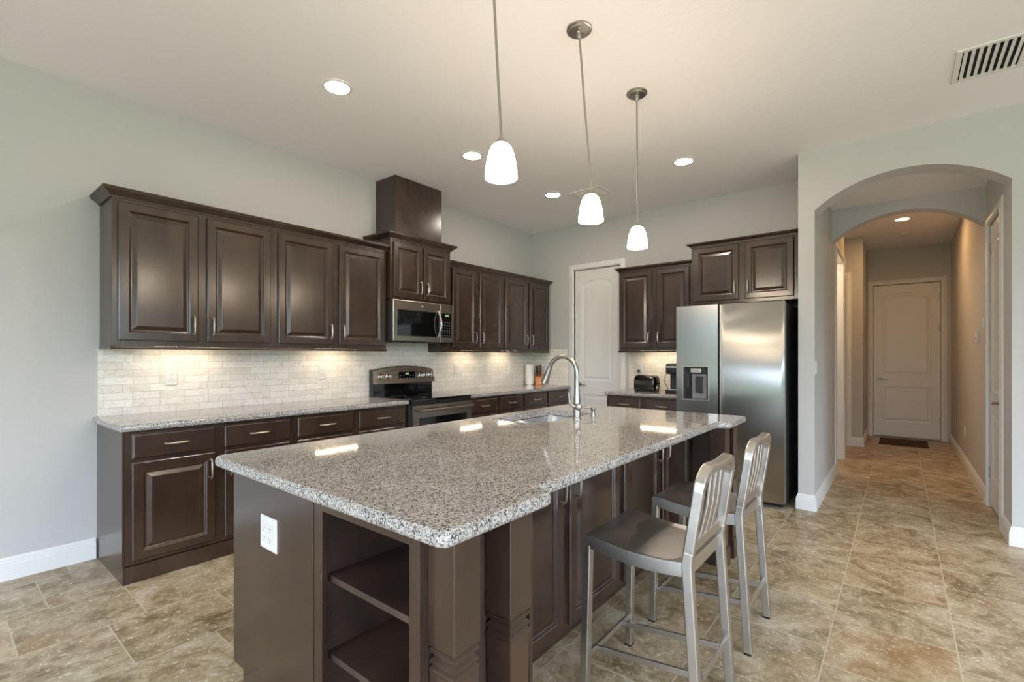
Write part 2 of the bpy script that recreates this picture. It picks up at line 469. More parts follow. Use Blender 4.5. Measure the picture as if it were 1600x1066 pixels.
# back of the great room: wide openings to the terrace
mb = MB().box(XB, XB-.15, 0, -1.2, 0, H).box(XB, XB-.15, -8.0, YR, 0, H).box(XB, XB-.15, -1.2, -8.0, 2.52, H)
struct(mb, 'wall_back', M['wall'])
mb = MB().box(XB, -8.2, YR, YR-.15, 0, H).box(-2.6, AX2, YR, YR-.15, 0, H).box(-8.2, -2.6, YR, YR-.15, 2.52, H)
struct(mb, 'wall_right', M['wall'])
struct(MB().box(-60, 30, -60, 40, -.2, -.12), 'ground', M['lawn'])
struct(MB().box(XB-4.5, 5.2, YR-4.5, 1.0, -.119, -.101), 'terrace', M['paving'])
mb = MB(); nx = 120
for side in range(2):
    L = []
    for i in range(nx+1):
        t = -38+66*i/nx; ring = []
        for k in range(9):
            h = k/8; z = -.15 + (4.2+1.0*math.sin(i*.55)+.6*math.sin(i*1.37+2))*math.sin(min(1, h*1.0)*PI/2)
            dep = -2.2*h*h + .35*math.sin(i*1.9+k*1.3)
            ring.append((-27+dep, t, z) if side == 0 else (t, -27+dep, z))
        L.append(ring)
    mb.loops(L, False, False, closed=False)
tag(mb.build('hedge', M['hedge'], smooth=True, kind='stuff'), 'long green hedge beyond the lawn behind the room', 'hedge')

l = bpy.data.lights.new('unseen_side_lamp', 'POINT'); l.energy = 22; l.color = (1., .72, .45); l.shadow_soft_size = .08  # unseen lamp, added to warm the jamb of the hall's left opening
lo = bpy.data.objects.new('unseen_side_lamp', l); C.objects.link(lo); lo.location = (1.30, -2.95, 2.55)

# baseboards
BBP = [(0, 0), (.016, 0), (.016, .088), (.013, .094), (.013, .104), (.009, .110), (.009, .120), (.004, .130), (0, .133)]
struct(MB().sweep(BBP, [(XB+.02, 0), (-4.745, 0)]), 'baseboard_left', M['white_trim'])
struct(MB().sweep(BBP, [(AX+.30, -3.37), (AX, -3.37), (AX, YL), (.95-.075, YL)]), 'baseboard_hall_left', M['white_trim'])
struct(MB().sweep(BBP, [(RX0-.065, YH), (AX, YH), (AX, YR+.02)]), 'baseboard_arch', M['white_trim'])
struct(MB().sweep(BBP, [(4.38, YH), (RX1+.065, YH)]), 'baseboard_hall_right', M['white_trim'])
struct(MB().sweep(BBP, [(3.1, -3.49), (3.1, -3.63), (4.39, -3.63)]), 'baseboard_lobby', M['white_trim'])

# door casings and interior doors
CAS = [(0, 0), (0, .012), (.010, .018), (.030, .018), (.045, .013), (.066, .010), (.070, .006), (.070, 0)]
def casing(mb, a0, a1, ztop, P, legs=(1, 1)):
    """P(a, z, out): a along the wall, out from the wall; runs up, over and down"""
    sgn = 1 if a1 > a0 else -1
    rows = []
    for o, t in CAS:
        path = [(a0-sgn*o, 0), (a0-sgn*o, ztop+o), (a1+sgn*o, ztop+o), (a1+sgn*o, 0)]
        rows.append([P(a, z, t) for a, z in path])
    L = [[r[k] for r in rows] for k in range(4)]
    if legs == (0, 1): L = L[1:]
    return mb.loops(L)

def arch_outline(x0, x1, z0, zs, rise, d=0, n=14):
    x0, x1, z0 = x0+d, x1-d, z0+d; xc = (x0+x1)/2; w = (x1-x0)/2
    pts = [(x0, z0), (x1, z0)]
    for i in range(n+1):
        t = 1-2*i/n; x = xc+w*t
        pts.append((x, zs-d + rise*(1-t*t)))
    return pts
def rect_outline(x0, x1, z0, z1, d=0):
    return [(x0+d, z0+d), (x1-d, z0+d), (x1-d, z1-d), (x0+d, z1-d)]
def door_leaf(w, h, t=.035):
    """front at y=0 facing -y, x 0..w, two recessed panels, the upper one arched"""
    mb = MB(); s = .105
    fns = [lambda d: arch_outline(s, w-s, .98, h-.185, .055, d), lambda d: rect_outline(s, w-s, .235, .80, d)]
    V, F = fill_holes(rect_outline(0, w, 0, h), [f(0) for f in fns])
    mb.add([(x, 0, z) for x, z in V], F)
    for f in fns:
        prof = [(0, 0), (.008, .006), (.022, .008), (.034, .008), (.055, .002)]
        mb.loops([[(x, y, z) for x, z in f(d)] for d, y in prof], False, True)
    mb.add([(0,0,0),(w,0,0),(w,0,h),(0,0,h),(0,t,0),(w,t,0),(w,t,h),(0,t,h)], [(4,5,6,7),(0,4,7,3),(1,2,6,5),(3,7,6,2),(0,1,5,4)])
    return mb
def lever(mb, x, z, dirx, out=.0):
    mb.lathe([(.026, 0), (.028, -.006), (.024, -.012), (.012, -.014), (.010, -.045), (.013, -.05), (.010, -.056)], (x, 0, z), 20, 'y')
    pts = [(x+dirx*.11*t, -.048, z+.006*math.sin(t*PI*1.6)-.006*t) for t in [i/8 for i in range(9)]]
    mb.tube(pts, .008, 10, [.009, .009, .0085, .008, .0075, .007, .0068, .0065, .006])
def interior_door(n, loc, rot, w, h, lever_x, lever_dir, hinge_x, P, a0, a1, ztop, label=None, hinges=True):
    d = door_leaf(w, h).build('door_%d' % n, M['white_trim'], loc=loc, rot=rot, kind='structure')
    m = MB(); lever(m, lever_x, .94-loc[2], lever_dir); m.build('door_handle', M['nickel_dark'], d, smooth=True)
    if hinges:
        for hz in (.28, 1.02, 1.72, 2.22):
            mm = MB().lathe([(.007, -.05), (.007, .05)], (hinge_x, -.006, hz), 10)
            mm.box(hinge_x-.022, hinge_x+.022, -.001, -.004, hz-.045, hz+.045)
            mm.build('hinge', M['nickel_dark'], d, smooth=True)
    cm = MB(); casing(cm, a0, a1, ztop, P)
    # jamb lining
    return d, cm
d1, cm = interior_door(1, (.022, DY0-.004, .008), -PI/2, .652, 2.428, .07, 1, .652, lambda a, z, o: (-o, a, z), DY0+.005, DY1-.005, DZ+.005, hinges=False)
cm.box(-.001, .12, DY0, DY0+.006, 0, DZ).box(-.001, .12, DY1, DY1-.006, 0, DZ)
struct(cm, 'trim_1', M['white_trim'])
d2, cm = interior_door(2, (4.41, FY0-.004, .02), -PI/2, .817, 2.432, .07, 1, .817, lambda a, z, o: (4.4-o, a, z), FY0+.005, FY1-.005, 2.465)
struct(cm, 'trim_2', M['white_trim'])
d3, cm = interior_door(3, (RX1-.004, YH-.012, .02), PI, .692, 2.412, .63, -1, 0.0, lambda a, z, o: (a, YH+o, z), RX0-.005, RX1+.005, 2.445)
struct(cm, 'trim_3', M['white_trim'])
cm = MB(); casing(cm, -2.615, -3.425, 2.465, lambda a, z, o: (3.1-o, a, z))
struct(cm, 'trim_4', M['white_trim'])
door_leaf(.78, 2.43).build('door_4', M['white_trim'], loc=(3.12, -2.63, .01), rot=-PI/2, kind='structure')
# cased opening on the hall's left
cm = MB(); casing(cm, .945, 1.905, 2.505, lambda a, z, o: (a, YL-o, z))
cm.box(1.884, 1.90, -3.37, YL-.004, 0, 2.5).box(.95, .966, -3.37, YL-.004, 0, 2.5).box(.966, 1.884, -3.37, YL-.004, 2.484, 2.5)
struct(cm, 'trim_5', M['white_trim'])

# ------------------------------------------------------------------ cabinet joinery (local frame: x width, front at y=0 facing -y, z up)
def raised_panel(x0, x1, z0, z1, st=.055, flat=False):
    def R(d, y): return [(x0+d, y, z0+d), (x1-d, y, z0+d), (x1-d, y, z1-d), (x0+d, y, z1-d)]
    if flat: prof = [(0, -.0005), (0, -.015), (.005, -.0195), (.011, -.021)]
    else: prof = [(0, -.0005), (0, -.0155), (.005, -.020), (st-.006, -.0205), (st, -.0165), (st+.003, -.0115), (st+.008, -.0085), (st+.013, -.0085), (st+.036, -.0185), (st+.039, -.019)]
    return MB().loops([R(d, y) for d, y in prof])
def pull(mb, x, z, vertical, y=-.021, L=.128):
    """slim bow pull: two posts and a bowed grip"""
    h = L/2; n = 10; pts = []
    for i in range(n+1):
        t = -1+2*i/n; o = y-.026-.006*(1-t*t)+ (0.012*max(0, abs(t)-.8)/.2)
        pts.append((x, o, z+h*t) if vertical else (x+h*t, o, z))
    r = [.0042+.0022*(1-abs(-1+2*i/n)) for i in range(n+1)]
    mb.tube(pts, .006, 8, r)
    for s in (-1, 1):
        k = .86*h*s
        a = (x, y, z+k) if vertical else (x+k, y, z)
        b = (a[0], y-.027, a[2]); mb.tube([a, b], .0042, 8)
def add_door(root, x0, x1, z0, z1, hx, hz, name='door'):
    d = raised_panel(x0, x1, z0, z1).build(name, M['wood'], root)
    m = MB(); pull(m, hx, hz, True); m.build('handle', M['nickel'], d, smooth=True)
def add_drawer(root, x0, x1, z0, z1):
    d = raised_panel(x0, x1, z0, z1, flat=True).build('drawer', M['wood'], root)
    m = MB(); pull(m, (x0+x1)/2, (z0+z1)/2, False); m.build('handle', M['nickel'], d, smooth=True)

def upper_cabinet(label, loc, rot, w, z1, depth, z0=1.37, rail=True, g=None, m=(.03, .03), gap=.055, dz=(.035, .035)):
    """doors in a face frame, handles low at the meeting stiles"""
    r = thing('upper_cabinet', label, 'cabinet', (loc[0], loc[1], z0), rot, g)
    h = z1-z0
    b = MB().box(0, w, .02, depth, 0, h).build('carcass', M['wood'], r)
    f = MB(); fw = .04
    f.box(0, fw, 0, .02, 0, h).box(w-fw, w, 0, .02, 0, h).box(w/2-fw, w/2+fw, 0, .02, fw, h-fw).box(fw, w-fw, 0, .02, 0, fw).box(fw, w-fw, 0, .02, h-fw, h)
    f.build('face_frame', M['wood'], r, bevel=.0015)
    xm = w/2
    add_door(r, m[0], xm-gap/2, dz[0], h-dz[1], xm-gap/2-.03, dz[0]+.11)
    add_door(r, xm+gap/2, w-m[1], dz[0], h-dz[1], xm+gap/2+.03, dz[0]+.11)
    return r
def base_cabinet(label, loc, rot, w, depth=.59, ndoor=2, drawers=True, g=None, m=.03, gap=.055, top=.876, open_top=False):
    r = thing('base_cabinet', label, 'cabinet', (loc[0], loc[1], 0), rot, g)
    tk = .075
    if open_top:
        MB().box(0, .018, .02, depth, .10, top).box(w-.018, w, .02, depth, .10, top).box(.018, w-.018, .02, depth, .10, .118).box(.018, w-.018, depth-.008, depth, .118, top).build('carcass', M['wood'], r)
    else: MB().box(0, w, .02, depth, .10, top).build('carcass', M['wood'], r)
    MB().box(0, w, tk, depth-.01, 0, .10).build('toe_kick', M['wood'], r)
    f = MB(); fw = .04
    f.box(0, fw, 0, .02, .10, top).box(w-fw, w, 0, .02, .10, top).box(w/2-fw, w/2+fw, 0, .02, .14, top-.03).box(fw, w-fw, 0, .02, .10, .14).box(fw, w-fw, 0, .02, top-.03, top)
    if drawers: f.box(fw, w/2-fw, 0, .02, .685, .72).box(w/2+fw, w-fw, 0, .02, .685, .72)
    f.build('face_frame', M['wood'], r, bevel=.0015)
    xm = w/2; zt = .69 if drawers else .845
    add_door(r, m, xm-gap/2, .125, zt, xm-gap/2-.03, zt-.10)
    add_door(r, xm+gap/2, w-m, .125, zt, xm+gap/2+.03, zt-.10)
    if drawers:
        add_drawer(r, m, xm-gap/2, .715, .855); add_drawer(r, xm+gap/2, w-m, .715, .855)
    return r
CROWN = lambda z0, h=.055, o=.05: [(0, z0), (.008, z0), (.008, z0+.008), (.014, z0+.014), (o*.55, z0+h*.45), (o*.9, z0+h*.72), (o*.9, z0+h*.82), (o, z0+h*.86), (o, z0+h), (0, z0+h)]
RAIL = lambda z1: [(.0, z1), (.0, z1-.010), (.006, z1-.014), (.010, z1-.026), (.004, z1-.032), (-.018, z1-.032), (-.018, z1)]

# ---- stove wall uppers
UD = .31                                       # face y
ug = 'upper cabinets on the stove wall'
upper_cabinet('dark brown two-door wall cabinet at the far left end of the stove wall', (-4.725, -UD), 0, .975, 2.295, UD-.001, g=ug)
upper_cabinet('dark brown two-door wall cabinet just left of the microwave', (-3.75, -UD), 0, 1.035, 2.295, UD-.001, g=ug)
upper_cabinet('dark brown two-door wall cabinet just right of the microwave', (-1.93, -UD), 0, .92, 2.295, UD-.001, g=ug, m=(.06, .03))
upper_cabinet('dark brown two-door wall cabinet in the corner above the paper towels', (-1.01, -UD), 0, .98, 2.295, UD-.001, g=ug)
c = MB().sweep(CROWN(2.283), [(-4.727, -.002), (-4.727, -UD-.002), (-2.716, -UD-.002)][::-1][::-1])
tag(c.build('crown_moulding', M['wood']), 'dark crown moulding along the top of the long left wall cabinets', 'moulding')
c = MB().sweep(CROWN(2.283, .045, .04), [(-1.928, -UD-.002), (-.028, -UD-.002), (-.028, -.002)])
tag(c.build('crown_moulding', M['wood']), 'dark crown moulding over the wall cabinets right of the microwave', 'moulding')
c = MB().sweep([(0, 1.3690), (.008, 1.3690), (.010, 1.358), (.004, 1.350), (-.016, 1.350), (-.016, 1.3690)], [(-4.725, -.01), (-4.725, -UD), (-2.716, -UD)])
tag(c.build('light_rail', M['wood']), 'dark light rail under the long left wall cabinets', 'moulding')
c = MB().sweep([(0, 1.3690), (.008, 1.3690), (.010, 1.358), (.004, 1.350), (-.016, 1.350), (-.016, 1.3690)], [(-1.93, -.01), (-1.93, -UD), (-.03, -UD)])
tag(c.build('light_rail', M['wood']), 'dark light rail under the wall cabinets right of the microwave', 'moulding')

# ---- microwave cabinet and chase
mc = upper_cabinet('small raised two-door cabinet directly above the microwave', (-2.705, -.36), 0, .765, 2.412, .358, z0=1.846, gap=.02, m=(.03, .03), dz=(.02, .03))
c = MB().sweep(CROWN(2.405, .06, .055), [(-2.707, -.002), (-2.707, -.362), (-1.938, -.362), (-1.938, -.002)])
tag(c.build('crown_moulding', M['wood']), 'dark crown moulding capping the raised cabinet above the microwave', 'moulding')
c = MB().box(-2.612, -2.017, -.31, -.002, 2.467, H-.001)
tag(c.build('vent_chase', M['wood'], bevel=.002), 'dark wooden vent chase rising from the microwave cabinet to the ceiling', 'duct cover')

# ---- base cabinets, stove wall
BF = -.61
bg_ = 'base cabinets on the stove wall'
base_cabinet('dark brown base cabinet at the left end of the stove wall, beside the bare wall', (-4.725, BF), 0, .975, .608, g=bg_)
base_cabinet('dark brown base cabinet directly left of the stove', (-3.75, BF), 0, 1.03, .608, g=bg_)
base_cabinet('dark brown base cabinet directly right of the stove', (-1.92, BF), 0, .91, .608, g=bg_)
base_cabinet('dark brown base cabinet in the corner below the knife block', (-1.01, BF), 0, .985, .608, g=bg_)
# end panel and base strip of the visible end
e = MB().prism([(-.002, 0), (BF-.014, 0), (BF-.014, .099), (BF-.001, .099), (BF-.001, .876), (-.002, .876)], 'x', -4.738, -4.7255)
tag(e.build('end_panel', M['wood'], bevel=.001), 'dark wooden end panel closing the left base cabinets', 'panel')
e = MB().box(-4.7253, -2.722, BF-.014, BF+.05, 0, .098)
tag(e.build('base_strip', M['wood'], bevel=.002), 'dark plinth board along the floor under the left base cabinets', 'plinth')
e = MB().box(-1.918, -.026, BF-.014, BF+.05, 0, .098)
tag(e.build('base_strip', M['wood'], bevel=.002), 'dark plinth board along the floor right of the stove', 'plinth')

def slab(poly, z0, z1, hole=None, e=.012):
    """stone slab with eased edges and an optional hole (CCW polygons)"""
    mb = MB()
    prof = [(.007, z0), (.001, z0+.006), (0, z0+.012), (0, z1-e), (.0035, z1-e*.35), (.011, z1)]
    Ls = [[(x, y, z) for x, y in inset_poly(poly, d)] for d, z in prof]
    mb.loops(Ls, False, False)
    for z, d in ((z1, .011), (z0, .007)):
        V, F = fill_holes(inset_poly(poly, d), [hole] if hole else [])
        mb.add([(x, y, z) for x, y in V], F)
    if hole: mb.loops([[(x, y, z0) for x, y in hole], [(x, y, z1) for x, y in hole]], False, False)
    me_bm = mb
    return me_bm
def build_slab(mb, name, mat):
    o = mb.build(name, mat)
    bm = bmesh.new(); bm.from_mesh(o.data); bmesh.ops.remove_doubles(bm, verts=bm.verts, dist=.0002)
    bmesh.ops.recalc_face_normals(bm, faces=bm.faces); bm.to_mesh(o.data); bm.free()
    o.data.set_sharp_from_angle(angle=math.radians(50))
    for p in o.data.polygons: p.use_smooth = abs(p.normal.z) < .9999
    return o
CT0, CT1 = .8765, .914
p = round_poly([(-4.762, -.002, 0), (-4.762, -.648, .02), (-2.718, -.648, .004), (-2.718, -.002, 0)], 0)
tag(build_slab(slab(p, CT0, CT1), 'countertop', M['granite']), 'grey granite countertop left of the stove', 'countertop')
p = round_poly([(-1.922, -.002, 0), (-1.922, -.648, .004), (-.022, -.648, .01), (-.022, -.002, 0)], 0)
tag(build_slab(slab(p, CT0, CT1), 'countertop', M['granite']), 'grey granite countertop right of the stove with knife block and towels', 'countertop')

# backsplash
s = MB().box(-4.735, -2.705, -.008, -.0005, .914, 1.368).box(-2.705, -1.94, -.008, -.0005, .914, 1.52).box(-1.94, -.0005, -.008, -.0005, .914, 1.368)
tag(s.build('backsplash', M['splash']), 'white marble subway tile backsplash on the long stove wall', 'backsplash')
s = MB().box(-.008, -.0005, -.009, -.607, .914, 1.40)
tag(s.build('backsplash', M['splash']), 'narrow piece of white subway tile between the corner and the pantry door', 'backsplash')
s = MB().box(-.008, -.0005, -1.475, -2.39, .914, 1.366)
tag(s.build('backsplash', M['splash']), 'white subway tile backsplash behind the toaster', 'backsplash')

# ---- far wall cabinets (facing -x)
FR = -PI/2
upper_cabinet('dark brown two-door wall cabinet above the toaster counter, left of the fridge', (-.31, -1.492), FR, .86, 2.295, .309, dz=(.035, .03), m=(.02, .04), gap=.05)
c = MB().sweep(CROWN(2.283, .045, .04), [(-.002, -1.49), (-.312, -1.49), (-.312, -2.352)])
c.v = c.v
tag(c.build('crown_moulding', M['wood']), 'dark crown moulding over the wall cabinet above the toaster', 'moulding')
c = MB().sweep([(0, 1.3690), (.008, 1.3690), (.010, 1.358), (.004, 1.350), (-.016, 1.350), (-.016, 1.3690)], [(-.01, -1.492), (-.31, -1.492), (-.31, -2.352)])
tag(c.build('light_rail', M['wood']), 'dark light rail under the wall cabinet above the toaster', 'moulding')
base_cabinet('dark brown base cabinet under the toaster counter, left of the fridge', (-.61, -1.495), FR, .855, .608)
p = round_poly([(-.002, -1.478, 0), (-.648, -1.478, .012), (-.648, -2.352, .004), (-.002, -2.352, 0)], 0)
tag(build_slab(slab(p, CT0, CT1), 'countertop', M['granite']), 'short grey granite countertop under the toaster', 'countertop')
upper_cabinet('wide dark brown two-door cabinet above the fridge', (-.61, -2.43), FR, .935, 2.385, .608, z0=1.812, gap=.055, m=(.022, .045), dz=(.03, .02))
c = MB().sweep(CROWN(2.3855, .034, .045), [(-.35, -2.428), (-.612, -2.428), (-.612, -3.366)])
tag(c.build('crown_moulding', M['wood']), 'dark crown moulding over the cabinet above the fridge', 'moulding')

# ------------------------------------------------------------------ under-cabinet lights
def bar_light(label, loc, rot, L):
    r = thing('under_cabinet_light', label, 'light', loc, rot, 'slim lights under the wall cabinets')
    MB().box(-L/2, L/2, -.018, .018, .004, .0145).build('housing', M['white_plastic'], r)
    MB().box(-L/2+.01, L/2-.01, -.013, .013, -.001, .004).build('diffuser', M['bar_glow'], r)
for lab, l, r, L in (('slim warm light bar under the leftmost wall cabinet', (-4.27, -.15, 1.3545), 0, .42),
                     ('slim warm light bar under the wall cabinet left of the microwave', (-3.12, -.15, 1.3545), 0, .42),
                     ('slim warm light bar under the wall cabinet right of the microwave', (-1.40, -.15, 1.3545), 0, .36),
                     ('slim warm light bar under the corner wall cabinet', (-.74, -.15, 1.3545), 0, .36),
                     ('slim warm light bar under the cabinet above the toaster', (-.15, -1.93, 1.3545), PI/2, .5)):
    bar_light(lab, l, r, L)

# ------------------------------------------------------------------ outlets and switches
def outlet(label, loc, rot, gangs=1, kind='outlet', horiz=False, group=None):
    """plate on the wall, facing local -y"""
    r = thing('wall_outlet' if kind == 'outlet' else 'light_switch', label, 'outlet' if kind == 'outlet' else 'light switch', loc, rot, group)
    w = .074+.046*(gangs-1); h = .118
    pl = []
    for d, y in ((0, 0), (0, -.003), (.004, -.0065), (.006, -.007)):
        pl.append([(-w/2+d, y, -h/2+d), (w/2-d, y, -h/2+d), (w/2-d, y, h/2-d), (-w/2+d, y, h/2-d)])
    MB().loops(pl).build('plate', M['white_plastic'], r)
    for gi in range(gangs):
        cx = (gi-(gangs-1)/2)*.046
        f = MB().box(cx-.0165, cx+.0165, -.007, -.0095, -.033, .033).build('receptacle' if kind == 'outlet' else 'rocker', M['white_plastic'], r, bevel=.001)
        if kind == 'outlet':
            s = MB()
            for sz in (-.018, .018):
                s.box(cx-.008, cx-.006, -.0095, -.0099, sz-.002, sz+.007).box(cx+.005, cx+.007, -.0095, -.0099, sz-.002, sz+.006).box(cx-.002, cx+.002, -.0095, -.0099, sz-.010, sz-.006)
            s.build('slot', M['slot'], f)
    return r
og = 'white outlets on the backsplash'
outlet('white duplex outlet on the left end of the backsplash', (-4.332, -.0085, 1.157), 0, group=og)
outlet('white outlet on the backsplash just left of the stove', (-3.184, -.0085, 1.160), 0, group=og)
outlet('white outlet on the backsplash just right of the stove', (-1.508, -.0085, 1.152), 0, group=og)
outlet('white outlet on the backsplash, middle one right of the stove', (-1.012, -.0085, 1.162), 0, group=og)
outlet('white outlet on the backsplash nearest the paper towels', (-.506, -.0085, 1.164), 0, group=og)
outlet('white outlet with a black plug behind the toaster', (-.0085, -1.605, 1.165), -PI/2)
outlet('white light switch on the arch wall, inside the hall entrance', (-.665, YL-.0005, 1.21), 0, kind='switch')
outlet('low white outlet on the right wall of the hall', (2.35, YH+.0005, .42), PI)
t = thing('thermostat', 'small white thermostat on the right wall of the hall', 'thermostat', (1.09, YH+.0005, 1.50), PI)
MB().box(-.045, .045, -.022, 0, -.06, .06).build('body', M['white_plastic'], t, bevel=.004)
MB().box(-.03, .03, -.0228, -.022, -.03, -.008).build('screen', M['grey_plastic'], t)
t = thing('door_sensor', 'small white sensor box on the casing of the right hall door', 'sensor', (.455, YH+.0185, 1.60), PI)
MB().box(-.02, .02, -.018, 0, -.045, .045).build('body', M['white_plastic'], t, bevel=.003)

# ------------------------------------------------------------------ range
def arc_top_poly(w, z0, zs, rise, n=16):
    pts = [(-w/2, z0), (w/2, z0)]
    for i in range(n+1):
        t = 1-2*i/n; pts.append((w/2*t, zs+rise*(1-t*t)))
    return pts
rg = thing('range', 'freestanding stainless electric range with black glass top between the base cabinets', 'stove', (-2.32, -.33, 0))
W = .754
MB().box(-W/2, W/2, -.30, .30, .02, .895).build('body', M['dark_grey'], rg, bevel=.003)
m = MB().box(-W/2-.003, W/2+.003, -.335, .255, .896, .918)
m.build('cooktop', M['black_glass'], rg, bevel=.004)
m = MB()
for (bx, by, br) in ((-.19, -.16, .105), (.19, -.16, .08), (-.19, .1, .075), (.19, .1, .105)):
    m.lathe([(br-.002, .9182), (br, .9182), (br, .9186), (br-.002, .9186)], (bx, by, 0), 40, cap=False)
m.build('burner_ring', M['grey_plastic'], rg)
# back guard
P2 = arc_top_poly(W, .91, 1.172, .038)
m = MB(); m.loops([[(x, .25, z) for x, z in P2], [(x, .318, z) for x, z in P2]])
m.build('backguard', M['black_glass'], rg, bevel=.004)
n = 20; L = []
for k, (yy, zz) in enumerate(((.205, 1.035), (.225, 1.10), (.24, 1.165))): L.append([(-W/2+W*i/n, yy-.012*(1-(2*i/n-1)**2), zz+(.038*(1-(2*i/n-1)**2) if k == 2 else (.015*(1-(2*i/n-1)**2) if k == 1 else 0))) for i in range(n+1)])
front = L; back = [[(x, .25, z) for x, y, z in l] for l in L]
m = MB(); m.loops([front[0], front[1], front[2], back[2], back[0]], False, False, closed=False)
m.add([front[0][0], front[1][0], front[2][0], back[2][0], back[0][0]], [(0,1,2,3,4)]); m.add([front[0][-1], front[1][-1], front[2][-1], back[2][-1], back[0][-1]], [(4,3,2,1,0)])
m.add(front[0]+back[0], [tuple(range(n+1))+tuple(range(2*n+1, n, -1))])
cpn = m.build('control_panel', M['steel_warm'], rg, smooth=True)
def yat(z, x=0): return .205+(z-1.035)*.27-.012*(1-(2*x/W)**2)
m = MB().box(-.105, .105, yat(1.10)-.006, yat(1.10)+.02, 1.065, 1.150).build('display_panel', M['black_glass'], rg, bevel=.002)
MB().box(-.02, .02, yat(1.10)-.0072, yat(1.10)-.006, 1.122, 1.136).build('clock', M['display'], m)
mm = MB()
for i in range(5):
    for j in range(2):
        if abs(i-2) < 1 and j: continue
        mm.box(-.09+i*.04, -.075+i*.04, yat(1.10)-.0068, yat(1.10)-.006, 1.078+j*.03, 1.084+j*.03)
mm.build('touch_keys', M['grey_plastic'], m)
for kx in (-.315, -.225, .185, .255, .325):
    k = MB(); zc = 1.105; y0 = yat(zc, kx)
    k.lathe([(.028, 0), (.028, -.006), (.022, -.010), (.019, -.030), (.016, -.032)], (kx, y0, zc), 24, 'y')
    k.box(kx-.004, kx+.004, y0-.036, y0-.028, zc-.018, zc+.018)
    k.build('knob', M['chrome'], rg, smooth=True)
m = MB().box(-W/2+.004, W/2-.004, -.345, -.30, .20, .862)
dr = m.build('oven_door', M['steel_warm'], rg, bevel=.004)
MB().box(-W/2+.075, W/2-.075, -.3475, -.3445, .33, .745).build('window', M['black_glass'], dr)
m = MB().tube([(-W/2+.03, -.395, .815), (W/2-.03, -.395, .815)], .013, 14)
for sx in (-1, 1): m.box(sx*(W/2-.06)-.012, sx*(W/2-.06)+.012, -.39, -.345, .805, .825)
m.build('handle', M['steel_warm'], dr, smooth=True)
MB().box(-W/2+.004, W/2-.004, -.335, -.30, .03, .19).build('drawer', M['steel_warm'], rg, bevel=.004)
MB().box(-W/2, W/2, -.338, -.30, .866, .895).build('front_trim', M['black_plastic'], rg, bevel=.003)

# ------------------------------------------------------------------ microwave
mw = thing('microwave', 'stainless over-the-range microwave with dark window under the raised cabinet', 'microwave', (-2.322, -.20, 1.447))
W, Hm = .762, .396
MB().box(-W/2, W/2, -.165, .185, .0, Hm-.002).build('body', M['dark_grey'], mw, bevel=.003)
m = MB().box(-W/2, W/2-.172, -.20, -.165, .004, Hm-.004)
dr = m.build('door', M['steel_warm'], mw, bevel=.005)
m = MB().box(-W/2+.045, W/2-.20, -.2025, -.1995, .052, Hm-.095).build('window', M['black_glass'], dr, bevel=.003)
n = 12; pts = [(W/2-.205, -.205-.045*math.sin(PI*i/n), .05+(Hm-.13)*i/n) for i in range(n+1)]
MB().tube(pts, .012, 12, flat=.8).build('handle', M['chrome'], dr, smooth=True)
MB().lathe([(.013, 0), (.013, -.003), (.011, -.004)], (-.03, -.2, Hm-.05), 20, 'y').build('badge', M['chrome'], dr, smooth=True)
cp = MB().box(W/2-.170, W/2, -.20, -.165, .004, Hm-.004).build('control_frame', M['steel_warm'], mw, bevel=.004)
kp = MB().box(W/2-.163, W/2-.022, -.2022, -.1995, .052, Hm-.095).build('keypad', M['black_glass'], cp, bevel=.002)
MB().box(W/2-.11, W/2-.06, -.2030, -.2022, Hm-.125, Hm-.113).build('clock', M['display'], kp)
mm = MB()
for i in range(4):
    for j in range(6):
        if j == 5 and i == 0: continue
        mm.box(W/2-.150+i*.030, W/2-.136+i*.030, -.2028, -.2022, .066+j*.027, .073+j*.027)
mm.build('keys', M['grey_plastic'], kp)
m = MB()
for i in range(2): m.box(-.30+i*.36, -.06+i*.36, -.13, .06, -.006, 0)
m.build('grease_filter', M['dark_grey'], mw)

